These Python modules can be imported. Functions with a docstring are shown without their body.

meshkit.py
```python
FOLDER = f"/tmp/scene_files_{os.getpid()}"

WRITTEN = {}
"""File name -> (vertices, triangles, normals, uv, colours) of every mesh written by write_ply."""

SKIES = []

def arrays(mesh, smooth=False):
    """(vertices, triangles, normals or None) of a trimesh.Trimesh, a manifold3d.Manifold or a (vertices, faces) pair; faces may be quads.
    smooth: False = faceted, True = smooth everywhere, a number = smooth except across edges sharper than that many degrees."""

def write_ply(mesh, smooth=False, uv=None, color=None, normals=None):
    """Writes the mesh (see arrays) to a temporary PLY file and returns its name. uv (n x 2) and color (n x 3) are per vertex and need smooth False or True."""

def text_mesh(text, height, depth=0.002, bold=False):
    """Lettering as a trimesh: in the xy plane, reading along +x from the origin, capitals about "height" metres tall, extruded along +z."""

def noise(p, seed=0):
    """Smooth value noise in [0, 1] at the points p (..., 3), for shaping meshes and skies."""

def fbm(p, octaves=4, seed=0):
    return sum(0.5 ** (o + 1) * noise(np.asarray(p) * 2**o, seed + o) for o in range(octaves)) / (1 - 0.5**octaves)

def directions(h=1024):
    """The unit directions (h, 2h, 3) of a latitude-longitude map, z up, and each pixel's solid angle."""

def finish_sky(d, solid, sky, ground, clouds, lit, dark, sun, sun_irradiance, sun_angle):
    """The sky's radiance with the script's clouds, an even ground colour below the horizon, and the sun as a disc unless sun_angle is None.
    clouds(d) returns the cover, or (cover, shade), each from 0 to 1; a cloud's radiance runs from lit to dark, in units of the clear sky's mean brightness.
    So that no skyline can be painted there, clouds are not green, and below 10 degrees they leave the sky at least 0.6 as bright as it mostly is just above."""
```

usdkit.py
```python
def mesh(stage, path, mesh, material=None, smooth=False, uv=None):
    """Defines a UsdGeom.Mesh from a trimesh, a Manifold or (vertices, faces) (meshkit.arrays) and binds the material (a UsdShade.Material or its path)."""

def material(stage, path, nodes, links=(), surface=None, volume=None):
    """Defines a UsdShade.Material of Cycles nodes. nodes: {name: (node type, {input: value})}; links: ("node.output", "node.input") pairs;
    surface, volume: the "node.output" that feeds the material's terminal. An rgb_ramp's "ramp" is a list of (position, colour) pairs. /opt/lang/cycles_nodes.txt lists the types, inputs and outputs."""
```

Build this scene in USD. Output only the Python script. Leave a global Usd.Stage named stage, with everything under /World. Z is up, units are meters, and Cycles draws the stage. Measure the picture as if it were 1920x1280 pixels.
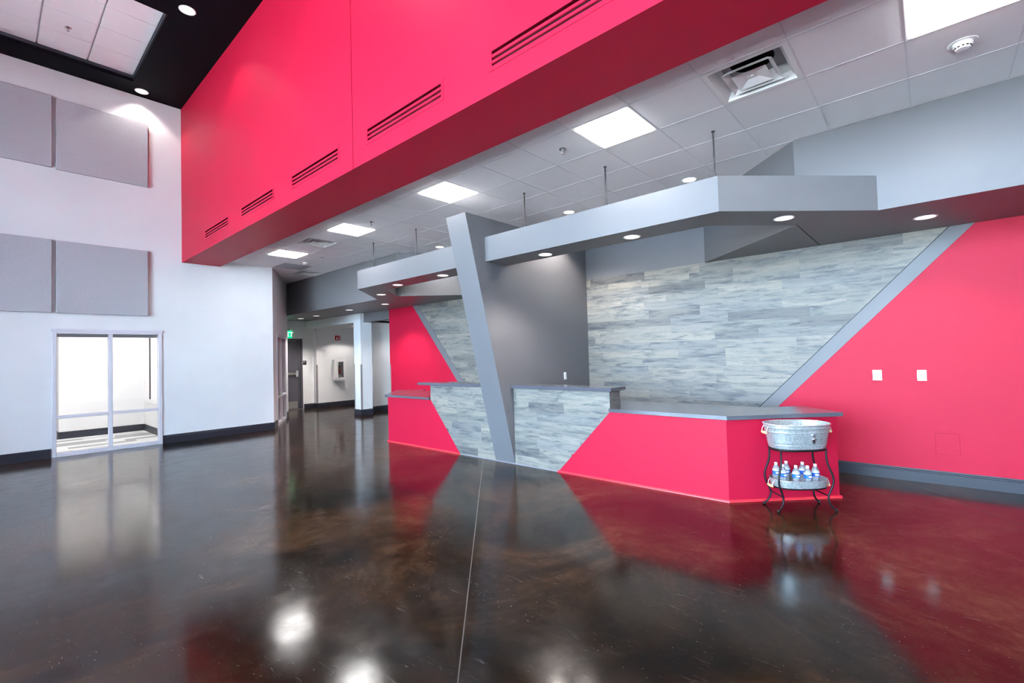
import math, random
import numpy as np, trimesh, shapely
from shapely.geometry import Polygon, box as sbox
from shapely import affinity
import usdkit, meshkit
from pxr import Usd, UsdGeom, UsdLux, UsdShade, Gf, Sdf

stage = Usd.Stage.CreateInMemory()
UsdGeom.SetStageUpAxis(stage, 'Z'); UsdGeom.SetStageMetersPerUnit(stage, 1.0)
UsdGeom.Xform.Define(stage, '/World'); UsdGeom.Scope.Define(stage, '/World/Looks')
rng = random.Random(7)
PI = math.pi

# ---------------------------------------------------------------- camera, sky, light levels
YAW, PITCH, ROLL, FPX, EYE = math.radians(48.28009428), math.radians(1.65918619), math.radians(-1.55679958), 880.70873934, 1.5
EXPOSURE = 0.45
SUN_POWER = 26.0
SKY_COLOR, SKY_POWER = (0.645, 0.89, 1.15), 7.3
TROFFER_W, SPOT_W, ROOM_W, HALL_SPOT_W, CEIL_SPOT_W = 24.0, 38.0, 19.0, 11.0, 46.0
cam = UsdGeom.Camera.Define(stage, '/World/camera')
fw = np.array([math.sin(YAW)*math.cos(PITCH), math.cos(YAW)*math.cos(PITCH), math.sin(PITCH)])
rt = np.array([math.cos(YAW), -math.sin(YAW), 0.0]); up = np.cross(rt, fw)
r2 = math.cos(ROLL)*rt + math.sin(ROLL)*up; u2 = -math.sin(ROLL)*rt + math.cos(ROLL)*up
M = Gf.Matrix4d(*[float(x) for x in (*r2, 0, *u2, 0, *(-fw), 0, 0, 0, EYE, 1)])
cam.AddTransformOp().Set(M)
cam.CreateHorizontalApertureAttr(36.0); cam.CreateVerticalApertureAttr(24.0)
cam.CreateFocalLengthAttr(FPX/1920*36.0); cam.CreateExposureAttr(EXPOSURE)
cam.CreateClippingRangeAttr(Gf.Vec2f(0.05, 500))
dome = UsdLux.DomeLight.Define(stage, '/World/sky')
sun = UsdLux.DistantLight.Define(stage, '/World/sun')      # runs along the window wall: lights the paving outside, does not come in
sun.CreateAngleAttr(0.53); sun.CreateIntensityAttr(SUN_POWER); sun.CreateColorAttr(Gf.Vec3f(1.0, .96, .90)); sun.CreateNormalizeAttr(True)
sun.AddRotateXYZOp().Set(Gf.Vec3f(48, 8, 0))
dome.CreateColorAttr(Gf.Vec3f(*SKY_COLOR)); dome.CreateIntensityAttr(SKY_POWER)

# ---------------------------------------------------------------- helpers
used = {}
def path_for(parent, name):
    key = (parent, name); n = used.get(key, 0); used[key] = n + 1
    return f'{parent}/{name}' if n == 0 else f'{parent}/{name}_{n:03d}'
def P(o): return o if isinstance(o, str) else str(o.GetPath())
def tag(prim, label=None, cat=None, group=None, kind=None):
    for k, v in (('label', label), ('category', cat), ('group', group), ('kind', kind)):
        if v: prim.SetCustomDataByKey(k, v)
    return prim
def obj(name, mesh, m, parent='/World', smooth=False, label=None, kind=None):
    if isinstance(mesh, list): mesh = trimesh.util.concatenate(mesh)
    g = usdkit.mesh(stage, path_for(P(parent), name), mesh, m, smooth=smooth)
    return tag(g.GetPrim(), label=label, kind=kind)
def thing(name, label, cat, loc=(0, 0, 0), rotz=0.0, group=None, kind=None):
    x = UsdGeom.Xform.Define(stage, path_for('/World', name))
    x.AddTranslateOp().Set(Gf.Vec3d(*map(float, loc))); x.AddRotateZOp().Set(float(math.degrees(rotz)))
    return tag(x.GetPrim(), label, cat, group, kind)
def struct(name, label=None, cat=None):
    x = UsdGeom.Xform.Define(stage, path_for('/World', name)); return tag(x.GetPrim(), label, cat, kind='structure')
def dup(root, label, loc, rotz=0.0, group=None, inst=True):
    was = root.GetCustomData()
    base = root.GetName().rstrip('0123456789').rstrip('_') if root.GetName()[-3:].isdigit() else root.GetName()
    r = thing(base, label, was['category'], loc, rotz, group or was.get('group'))
    r.GetReferences().AddInternalReference(root.GetPath()); r.SetInstanceable(inst)
    return r
def bx(x0, x1, y0, y1, z0, z1, b=0.0):
    a0, a1 = np.array([min(x0, x1), min(y0, y1), min(z0, z1)], float), np.array([max(x0, x1), max(y0, y1), max(z0, z1)], float)
    if b <= 0:
        m = trimesh.creation.box(extents=a1 - a0); m.apply_translation((a0 + a1)/2); return m
    b = min(b, *(0.45*(a1 - a0))); pts = []
    for s in np.ndindex(2, 2, 2):
        c = np.where(np.array(s) == 1, a1, a0); d = np.where(np.array(s) == 1, -1, 1)*b
        for k in range(3):
            q = c + d; q[k] = c[k]; pts.append(q)
    return trimesh.convex.convex_hull(np.array(pts))
def ext(poly, depth):
    if not isinstance(poly, shapely.Geometry): poly = Polygon(poly)
    gs = [g for g in getattr(poly, 'geoms', [poly]) if g.geom_type == 'Polygon' and g.area > 1e-7]
    return trimesh.util.concatenate([trimesh.creation.extrude_polygon(g, depth, engine='earcut') for g in gs])
def prism(poly, z0, z1):
    m = ext(poly, z1 - z0); m.apply_translation([0, 0, z0]); return m
def frame_of(o, ex, ey, ez):
    T = np.eye(4); T[:3, 0], T[:3, 1], T[:3, 2], T[:3, 3] = ex, ey, ez, o; return T
def on_x(poly, x, t):          # (Y, Z) outline standing on the plane X=x, thickness t towards -X
    m = ext(poly, abs(t)); m.apply_transform(frame_of([x - (t if t > 0 else 0), 0, 0], [0, 1, 0], [0, 0, 1], [1, 0, 0])); return m
def on_y(poly, y, t):          # (X, Z) outline on the plane Y=y, thickness t towards -Y
    m = ext(poly, abs(t)); m.apply_transform(frame_of([0, y - (t if t < 0 else 0)*0, 0], [1, 0, 0], [0, 0, 1], [0, -1, 0])); return m
def cyl(p, q, r, n=20, r2=None):
    p, q = np.array(p, float), np.array(q, float); d = q - p; L = np.linalg.norm(d); w = d/L
    a = np.cross(w, [0, 0, 1] if abs(w[2]) < .9 else [1, 0, 0]); a /= np.linalg.norm(a); b = np.cross(w, a)
    r2 = r if r2 is None else r2
    t = np.arange(n)*2*PI/n; c = np.outer(np.cos(t), a) + np.outer(np.sin(t), b)
    v = np.vstack([p + r*c, q + r2*c, [p], [q]]); i = np.arange(n); j = (i + 1) % n
    f = np.vstack([np.c_[i, j, n + j], np.c_[i, n + j, n + i], np.c_[np.full(n, 2*n), j, i], np.c_[np.full(n, 2*n + 1), n + i, n + j]])
    return trimesh.Trimesh(v, f, process=False)
def lathe(prof, n=28, c=(0, 0, 0)):
    prof = np.array(prof, float); k = len(prof); t = np.arange(n)*2*PI/n
    v = np.stack([np.outer(prof[:, 0], np.cos(t)), np.outer(prof[:, 0], np.sin(t)), np.repeat(prof[:, 1:2], n, 1)], -1).reshape(-1, 3) + c
    i, j = np.meshgrid(np.arange(k - 1), np.arange(n), indexing='ij'); j1 = (j + 1) % n
    q = np.stack([i*n + j, i*n + j1, (i + 1)*n + j1, (i + 1)*n + j], -1).reshape(-1, 4)
    return trimesh.Trimesh(v, np.vstack([q[:, :3], q[:, [0, 2, 3]]]), process=False)
def tube(pts, r, n=8, closed=False):
    p = np.array(pts, float); k = len(p)
    t = (np.roll(p, -1, 0) - np.roll(p, 1, 0)) if closed else np.gradient(p, axis=0)
    t /= np.linalg.norm(t, axis=1, keepdims=True) + 1e-12
    ref = np.array([0, 0, 1.0]) if np.abs(t[:, 2]).max() < .95 else np.array([.31, .95, .05])
    a = np.cross(t, ref); a /= np.linalg.norm(a, axis=1, keepdims=True) + 1e-12; b = np.cross(t, a)
    an = np.arange(n)*2*PI/n; r = np.broadcast_to(r, (k,))
    v = (p[:, None] + r[:, None, None]*(np.cos(an)[None, :, None]*a[:, None] + np.sin(an)[None, :, None]*b[:, None])).reshape(-1, 3)
    kk = k if closed else k - 1
    i, j = np.meshgrid(np.arange(kk), np.arange(n), indexing='ij'); i1 = (i + 1) % k; j1 = (j + 1) % n
    q = np.stack([i*n + j, i*n + j1, i1*n + j1, i1*n + j], -1).reshape(-1, 4); f = [q[:, :3], q[:, [0, 2, 3]]]
    if not closed:
        v = np.vstack([v, p[:1], p[-1:]]); jj = np.arange(n); j2 = (jj + 1) % n
        f += [np.c_[np.full(n, k*n), j2, jj], np.c_[np.full(n, k*n + 1), (k - 1)*n + jj, (k - 1)*n + j2]]
    m = trimesh.Trimesh(v, np.vstack(f), process=False); trimesh.repair.fix_normals(m) if m.is_watertight else None
    return m
def spline(pts, n=24):
    from scipy.interpolate import CubicSpline
    p = np.array(pts, float); s = np.r_[0, np.cumsum(np.linalg.norm(np.diff(p, axis=0), axis=1))]
    return CubicSpline(s, p)(np.linspace(0, s[-1], n))
def stadium(a, b, n=40):       # superellipse outline, half sizes a, b
    t = np.arange(n)*2*PI/n; e = 2/2.5
    return np.c_[a*np.sign(np.cos(t))*np.abs(np.cos(t))**e, b*np.sign(np.sin(t))*np.abs(np.sin(t))**e]
def loft(rings, cap0=False, cap1=False):
    n = len(rings[0]); v = np.vstack(rings); f = []
    for k in range(len(rings) - 1):
        i = np.arange(n); j = (i + 1) % n
        f += [np.c_[k*n + i, k*n + j, (k + 1)*n + j], np.c_[k*n + i, (k + 1)*n + j, (k + 1)*n + i]]
    i = np.arange(1, n - 1)
    if cap0: f.append(np.c_[np.zeros(n - 2, int), i + 1, i])
    if cap1: o = (len(rings) - 1)*n; f.append(np.c_[np.full(n - 2, o), o + i, o + i + 1])
    return trimesh.Trimesh(v, np.vstack(f), process=False)

# ---------------------------------------------------------------- materials
def mat(name, nodes, links=(), surface='p.BSDF'): return usdkit.material(stage, '/World/Looks/' + name, nodes, links, surface=surface)
def plain(name, col, rough=0.5, metal=0.0, spec=0.5, coat=0.0):
    return mat(name, {'p': ('principled_bsdf', {'base_color': col, 'roughness': rough, 'metallic': metal, 'specular_ior_level': spec, 'coat_weight': coat, 'coat_roughness': .08})})
def paint(name, col, rough=0.45, spec=0.4):      # rolled wall paint: faint orange peel and the slightest tone drift
    d = tuple(c*0.94 for c in col)
    return mat(name, {'g': ('geometry', {}), 'n': ('noise_texture', {'scale': 1.3, 'detail': 3.0}), 'r': ('rgb_ramp', {'ramp': [(0.3, d), (0.7, col)]}),
                      'n2': ('noise_texture', {'scale': 420.0, 'detail': 2.0}), 'b': ('bump', {'strength': 0.06, 'distance': 0.002}),
                      'p': ('principled_bsdf', {'roughness': rough, 'specular_ior_level': spec})},
               [('g.position', 'n.vector'), ('n.fac', 'r.fac'), ('r.color', 'p.base_color'), ('g.position', 'n2.vector'), ('n2.fac', 'b.height'), ('b.normal', 'p.normal')])
def plain_once(name, *a):
    p_ = '/World/Looks/' + name; return UsdShade.Material.Get(stage, p_) if stage.GetPrimAtPath(p_) else plain(name, *a)
def glow(name, col, power): return mat(name, {'e': ('emission', {'color': col, 'strength': power})}, surface='e.emission')
WHITE = paint('white_wall_paint', (0.765, 0.79, 0.81), .55, .3)
RED = paint('red_wall_paint', (0.47, 0.0075, 0.038), .5, .2)
GREY = paint('slate_grey_paint', (0.142, 0.143, 0.152), .42, .35)
BLACK = paint('black_ceiling_paint', (0.0025, 0.003, 0.005), .7, .08)
BASE = plain('charcoal_baseboard', (0.024, 0.026, 0.036), .35, 0.0, .25)
DOORM = plain('dark_grey_door_paint', (0.075, 0.073, 0.09), .4)
FRAMEM = plain('pale_window_frame', (0.66, 0.66, 0.72), .35)
WHITEP = plain('white_plastic', (0.82, 0.82, 0.82), .35)
WHITEM = plain('white_metal_grid', (0.70, 0.69, 0.73), .4)
STEEL = plain('brushed_steel', (0.55, 0.53, 0.50), .3, 1.0)
CHROME = plain('chrome', (0.75, 0.75, 0.77), .12, 1.0)
BLACKM = plain('black_iron', (0.006, 0.006, 0.008), .4, 0.0, .3)
DARK = plain('dark_cavity', (0.008, 0.007, 0.010), .8)
RODM = plain('threaded_rod_steel', (0.035, 0.033, 0.037), .45, 0.0)
REDTRIM = plain('red_base_trim', (0.70, 0.03, 0.05), .25)
PALETRIM = plain('pale_base_trim', (0.17, 0.17, 0.19), .5)
GUARD = plain('grey_corner_guard', (0.30, 0.28, 0.29), .35)
WOODGRIP = plain('pale_wood_grip', (0.80, 0.50, 0.22), .45)
REDP = plain('extinguisher_red', (0.60, 0.02, 0.03), .3)
TILE = mat('mineral_ceiling_tile', {'g': ('geometry', {}), 'n': ('noise_texture', {'scale': 260.0, 'detail': 3.0, 'roughness': .7}), 'r': ('rgb_ramp', {'ramp': [(0.30, (0.60, 0.58, 0.61)), (0.44, (0.83, 0.815, 0.84)), (0.7, (0.85, 0.835, 0.86))]}),
            'b': ('bump', {'strength': .25, 'distance': .002}), 'p': ('principled_bsdf', {'roughness': .85, 'specular_ior_level': .2})},
           [('g.position', 'n.vector'), ('n.fac', 'r.fac'), ('r.color', 'p.base_color'), ('n.fac', 'b.height'), ('b.normal', 'p.normal')])
FABRIC = mat('woven_grey_fabric', {'g': ('geometry', {}), 'm1': ('mapping', {'mapping_type': 'point', 'scale': (60, 60, 900)}), 'm2': ('mapping', {'mapping_type': 'point', 'scale': (900, 900, 60)}),
              'n1': ('noise_texture', {'scale': 1.0, 'detail': 2.0}), 'n2': ('noise_texture', {'scale': 1.0, 'detail': 2.0}), 'mx': ('mix', {'mix_type': 'multiply', 'fac': 1.0}),
              'r': ('rgb_ramp', {'ramp': [(0.12, (0.36, 0.37, 0.40)), (0.42, (0.53, 0.54, 0.58))]}), 'p': ('principled_bsdf', {'roughness': .95, 'specular_ior_level': .15})},
             [('g.position', 'm1.vector'), ('g.position', 'm2.vector'), ('m1.vector', 'n1.vector'), ('m2.vector', 'n2.vector'), ('n1.fac', 'mx.color1'), ('n2.fac', 'mx.color2'), ('mx.color', 'r.fac'), ('r.color', 'p.base_color')])
STONE = mat('speckled_quartz', {'g': ('geometry', {}), 'v': ('noise_texture', {'scale': 420.0, 'detail': 2.0, 'roughness': .8}), 'r': ('rgb_ramp', {'ramp': [(0.36, (0.03, 0.032, 0.042)), (0.5, (0.085, 0.088, 0.11)), (0.62, (0.095, 0.10, 0.12)), (0.72, (0.17, 0.175, 0.20))]}),
             'p': ('principled_bsdf', {'roughness': .16, 'specular_ior_level': .6})}, [('g.position', 'v.vector'), ('v.fac', 'r.fac'), ('r.color', 'p.base_color')])
GALV = mat('galvanised_steel', {'tc': ('geometry', {}), 'v': ('voronoi_texture', {'scale': 150.0, 'randomness': 1.0}), 's': ('separate_color', {}), 'r': ('rgb_ramp', {'ramp': [(0.0, (0.30, 0.335, 0.345)), (0.5, (0.42, 0.46, 0.465)), (1.0, (0.60, 0.64, 0.64))]}),
            'p': ('principled_bsdf', {'metallic': .55, 'roughness': .42})}, [('tc.position', 'v.vector'), ('v.color', 's.color'), ('s.r', 'r.fac'), ('r.color', 'p.base_color')])
def wood(name, axis):
    sc = (1.3, 1.3, 34.0)
    return mat(name, {'g': ('geometry', {}), 'o': ('object_info', {}), 'off': ('math', {'math_type': 'multiply', 'value2': 57.0}), 'cx': ('combine_xyz', {}),
        'add': ('vector_math', {'math_type': 'add'}),
        'm': ('mapping', {'mapping_type': 'point', 'scale': sc}), 'n': ('noise_texture', {'scale': 1.0, 'detail': 8.0, 'roughness': .66, 'distortion': .25}),
        'm2': ('mapping', {'mapping_type': 'point', 'scale': (2.4, 2.4, 15.0)}), 'n2': ('noise_texture', {'scale': 1.0, 'detail': 4.0, 'roughness': .68, 'distortion': .5}),
        'm3': ('mapping', {'mapping_type': 'point', 'scale': (26.0, 26.0, 190.0)}), 'n3': ('noise_texture', {'scale': 1.0, 'detail': 4.0, 'roughness': .7}),
        'tone': ('rgb_ramp', {'ramp': [(0.0, (0.121, 0.119, 0.114)), (0.08, (0.145, 0.141, 0.134)), (0.16, (0.190, 0.186, 0.169)), (0.42, (0.224, 0.212, 0.186)), (0.7, (0.256, 0.237, 0.203)), (0.8, (0.175, 0.174, 0.169)), (0.9, (0.203, 0.197, 0.183)), (1.0, (0.235, 0.222, 0.195))], 'interpolate': True}),
        'r1': ('rgb_ramp', {'ramp': [(0.26, (0.34, 0.37, 0.41)), (0.40, (0.74, 0.76, 0.78)), (0.55, (1.0, 1.0, 1.0)), (0.72, (1.16, 1.15, 1.12))]}),
        'r2': ('rgb_ramp', {'ramp': [(0.30, (0.30, 0.35, 0.42)), (0.44, (0.76, 0.79, 0.83)), (0.54, (1.06, 1.05, 1.02))]}),
        'r3': ('rgb_ramp', {'ramp': [(0.3, (0.66, 0.67, 0.68)), (0.52, (1.03, 1.03, 1.03))]}),
        'x1': ('mix', {'mix_type': 'multiply', 'fac': .55}), 'x2': ('mix', {'mix_type': 'multiply', 'fac': .92}), 'x3': ('mix', {'mix_type': 'multiply', 'fac': .5}),
        'b': ('bump', {'strength': .12, 'distance': .002}), 'p': ('principled_bsdf', {'roughness': .5, 'specular_ior_level': .35})},
        [('o.random', 'off.value1'), ('off.value', 'cx.x'), ('off.value', 'cx.y'), ('off.value', 'cx.z'), ('g.position', 'add.vector1'), ('cx.vector', 'add.vector2'),
         ('add.vector', 'm.vector'), ('add.vector', 'm2.vector'), ('add.vector', 'm3.vector'), ('m.vector', 'n.vector'), ('m2.vector', 'n2.vector'), ('m3.vector', 'n3.vector'),
         ('o.random', 'tone.fac'), ('n.fac', 'r1.fac'), ('n2.fac', 'r2.fac'), ('n3.fac', 'r3.fac'),
         ('tone.color', 'x1.color1'), ('r1.color', 'x1.color2'), ('x1.color', 'x2.color1'), ('r2.color', 'x2.color2'), ('x2.color', 'x3.color1'), ('r3.color', 'x3.color2'),
         ('x3.color', 'p.base_color'), ('n3.fac', 'b.height'), ('b.normal', 'p.normal')])
WOOD = wood('weathered_plank', 'y')
FLOORM = mat('stained_polished_concrete', {'g': ('geometry', {}),
    'n1': ('noise_texture', {'scale': 0.75, 'detail': 6.0, 'roughness': .62, 'distortion': 1.0}), 'r1': ('rgb_ramp', {'ramp': [(0.36, (0.004, 0.0019, 0.0009)), (0.5, (0.021, 0.0098, 0.0046)), (0.64, (0.056, 0.028, 0.0135))]}),
    'n2': ('noise_texture', {'scale': 7.0, 'detail': 5.0, 'roughness': .65}), 'r2': ('rgb_ramp', {'ramp': [(0.3, (0.6, 0.6, 0.6)), (0.7, (1.35, 1.3, 1.25))]}),
    'mx': ('mix', {'mix_type': 'multiply', 'fac': .9}),
    'v': ('voronoi_texture', {'scale': 24.0, 'randomness': 1.0}), 'rv': ('rgb_ramp', {'ramp': [(0.06, (1, 1, 1)), (0.10, (0, 0, 0))]}),
    'n5': ('noise_texture', {'scale': 1.7, 'detail': 3.0}), 'r5': ('rgb_ramp', {'ramp': [(0.45, (0, 0, 0)), (0.7, (1, 1, 1))]}),
    'm4': ('mapping', {'mapping_type': 'point', 'scale': (62.0, 8.0, 1.0), 'rotation': (0, 0, .55)}), 'n4': ('noise_texture', {'scale': 1.0, 'detail': 3.0, 'roughness': .6, 'distortion': .8}), 'r4': ('rgb_ramp', {'ramp': [(0.665, (0, 0, 0)), (0.74, (1, 1, 1))]}),
    'm7': ('mapping', {'mapping_type': 'point', 'scale': (60.0, 7.0, 1.0), 'rotation': (0, 0, 1.9)}), 'n7': ('noise_texture', {'scale': 1.0, 'detail': 3.0, 'roughness': .6, 'distortion': 1.2}), 'r7': ('rgb_ramp', {'ramp': [(0.675, (0, 0, 0)), (0.75, (1, 1, 1))]}), 's7': ('mix', {'mix_type': 'add', 'fac': 1.0, 'use_clamp': True}),
    's1': ('mix', {'mix_type': 'multiply', 'fac': 1.0}), 's2': ('mix', {'mix_type': 'multiply', 'fac': 1.0}), 'sa': ('mix', {'mix_type': 'add', 'fac': 1.0, 'use_clamp': True}),
    'n6': ('noise_texture', {'scale': 2.3, 'detail': 2.0}), 'r6': ('rgb_ramp', {'ramp': [(0.38, (0.05, 0.05, 0.05)), (0.64, (.6, .6, .6))]}),
    'mark': ('mix', {'mix_type': 'mix', 'color2': (0.15, 0.128, 0.115)}),
    'nr': ('noise_texture', {'scale': 5.0, 'detail': 4.0, 'roughness': .6}), 'rr': ('rgb_ramp', {'ramp': [(0.3, (0.10, 0.10, 0.10)), (0.7, (0.16, 0.16, 0.16))]}),
    'nb': ('noise_texture', {'scale': 9.0, 'detail': 3.0}), 'b': ('bump', {'strength': .03, 'distance': .004}),
    'p': ('principled_bsdf', {'specular_ior_level': .34})},
   [('g.position', 'n1.vector'), ('g.position', 'n2.vector'), ('g.position', 'v.vector'), ('g.position', 'n5.vector'), ('g.position', 'm4.vector'), ('g.position', 'm7.vector'), ('m7.vector', 'n7.vector'), ('n7.fac', 'r7.fac'), ('r4.color', 's7.color1'), ('r7.color', 's7.color2'), ('m4.vector', 'n4.vector'), ('g.position', 'n6.vector'), ('g.position', 'nr.vector'), ('g.position', 'nb.vector'),
    ('n1.fac', 'r1.fac'), ('n2.fac', 'r2.fac'), ('r1.color', 'mx.color1'), ('r2.color', 'mx.color2'), ('v.distance', 'rv.fac'), ('n5.fac', 'r5.fac'), ('n4.fac', 'r4.fac'), ('n6.fac', 'r6.fac'),
    ('rv.color', 's1.color1'), ('r5.color', 's1.color2'), ('s7.color', 's2.color1'), ('r6.color', 's2.color2'), ('s1.color', 'sa.color1'), ('s2.color', 'sa.color2'),
    ('mx.color', 'mark.color1'), ('sa.color', 'mark.fac'), ('mark.color', 'p.base_color'), ('nr.fac', 'rr.fac'), ('rr.color', 'p.roughness'), ('nb.fac', 'b.height'), ('b.normal', 'p.normal')])
JOINT = plain('pale_joint_filler', (0.11, 0.095, 0.088), .5)
PANE = mat('window_glass', {'t': ('transparent_bsdf', {'color': (.97, .975, .98)}), 'gl': ('glossy_bsdf', {'roughness': .02, 'color': (1, 1, 1)}), 'f': ('fresnel', {'IOR': 1.5}), 'm': ('mix_closure', {})},
           [('f.fac', 'm.fac'), ('t.BSDF', 'm.closure1'), ('gl.BSDF', 'm.closure2')], surface='m.closure')
PET = mat('clear_bottle_plastic', {'t': ('transparent_bsdf', {'color': (.90, .92, .94)}), 'gl': ('glossy_bsdf', {'roughness': .06}), 'd': ('diffuse_bsdf', {'color': (.75, .78, .82)}), 'f': ('fresnel', {'IOR': 1.45}), 'm': ('mix_closure', {}), 'm2': ('mix_closure', {'fac': .22})},
          [('f.fac', 'm.fac'), ('t.BSDF', 'm.closure1'), ('gl.BSDF', 'm.closure2'), ('m.closure', 'm2.closure1'), ('d.BSDF', 'm2.closure2')], surface='m2.closure')
BLUE = plain('blue_label', (0.01, 0.11, 0.52), .35)
CARPETS = [plain('carpet_plank_pale', (0.62, 0.62, 0.61), .9), plain('carpet_plank_mid', (0.46, 0.46, 0.455), .9), plain('carpet_plank_grey', (0.30, 0.30, 0.295), .9)]
TROFFER = glow('troffer_diffuser_glow', (1.0, 0.985, 0.97), TROFFER_W)
LENS = glow('downlight_lens_glow', (1.0, 0.96, 0.93), 1.7)
EXITG = glow('exit_sign_glow', (0.0, 0.80, 0.28), 1.1)
SIGNRED = plain('sign_red', (0.42, 0.012, 0.02), .4)

# ---------------------------------------------------------------- measured planes (metres; camera stands at the origin, 1.5 up)
YB, XR, ZT, ZC, ZS = 10.94, 6.796, 6.556, 3.598, 2.737          # back wall, right wall, high ceiling, tile ceiling, soffit underside
XB0, XB1, ZB = 2.567, 3.234, 3.498                               # red bulkhead
XS, XF = 5.455, 4.86                                             # soffit face, counter front
XL, YF = -6.0, -5.0                                              # window wall and wall behind the camera (out of frame)
R0, R1 = np.array([4.265, YB]), np.array([5.472, 13.077])        # angled wall with the narrow window
RD = (R1 - R0)/np.linalg.norm(R1 - R0); RN = np.array([RD[1], -RD[0]])   # along it, and its outward normal
YD, XH, YE = 14.7, 6.72, 14.5                                    # door wall, header plane, extinguisher wall

# ---------------------------------------------------------------- floor: slabs parted by sawn joints at 45 degrees
fl = struct('floor', 'dark brown polished concrete floor with reflections', 'floor')
foot = sbox(XL, YF, 9.6, 15.2)
def strip(p, q, w):
    p, q = np.array(p, float), np.array(q, float); d = (q - p)/np.linalg.norm(q - p); n = np.array([-d[1], d[0]])*w/2
    a, b = p - 30*d, q + 30*d; return Polygon([a + n, b + n, b - n, a - n])
joints = [strip((4.64, 4.749), (1.451, 1.686), .007), strip((6.24, -.046), (5.636, -.505), .005)]
for g in foot.difference(shapely.union_all(joints)).geoms: obj('slab', prism(g, -.15, 0.0), FLOORM, fl)
for j in joints: obj('joint', prism(j.intersection(foot), -.15, -.0015), JOINT, fl, label='pale sawn joint line')
obj('ground', bx(-60, XL - .2, -40, 45, -.25, -.12), plain('pavement', (0.42, 0.42, 0.41), .9), kind='structure')

# ---------------------------------------------------------------- walls
def window(name, T, w, h, bar, label):
    """Two-light frame, w wide, h tall, in the local (x along, z up, -y towards the viewer) frame T."""
    o = struct(name, label, 'window')
    def add(n, m, mt): m.apply_transform(T); return obj(n, m, mt, o)
    f = .055
    add('frame', trimesh.util.concatenate([bx(-.012, w + .012, -.022, -.004, h - .018, h + .03, .003), bx(0, f, -.018, .10, 0, h, .004), bx(w - f, w, -.018, .10, 0, h, .004), bx(f, w - f, -.018, .10, h - .05, h, .004), bx(f, w - f, -.018, .10, 0, .07, .004)]), FRAMEM)
    add('mullion', bx(w/2 - f/2, w/2 + f/2, -.018, .10, .07, h - .05, .004), FRAMEM)
    for a, b in ((f, w/2 - f/2), (w/2 + f/2, w - f)):
        add('crossbar', bx(a, b, -.016, .095, bar - .026, bar + .026, .004), FRAMEM)
        for z0, z1 in ((.07, bar - .026), (bar + .026, h - .05)): add('pane', bx(a, b, .038, .044, z0, z1), PANE)
    return o
wb = struct('wall_back', 'tall pale wall with acoustic panels and interior window', 'wall')
W1 = (0.738, 2.238, 2.118)
obj('plaster', on_y(Polygon([(XL, 0), (R0[0], 0), (R0[0], ZC + .12), (XB1 + .02, ZC + .12), (XB1 + .02, ZT + .3), (XL, ZT + .3)]).difference(sbox(W1[0], -1, W1[1], W1[2])), YB + .12, .12), WHITE, wb)
window('window_1', frame_of([W1[0], YB, 0], [1, 0, 0], [0, 1, 0], [0, 0, 1]), W1[1] - W1[0], W1[2], .665, 'pale framed two-light interior window looking into a bright white room')
wr = struct('wall_angled', 'pale narrow wall turning away into the corridor', 'wall')
L = float(np.linalg.norm(R1 - R0)); S0, S1, SH = .497, 1.963, 2.125
TR = frame_of([R0[0], R0[1], 0], [RD[0], RD[1], 0], [-RN[0], -RN[1], 0], [0, 0, 1])
m = ext(Polygon([(0, 0), (L, 0), (L, ZC + .12), (0, ZC + .12)]).difference(sbox(S0, -1, S1, SH)), .12)
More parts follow.
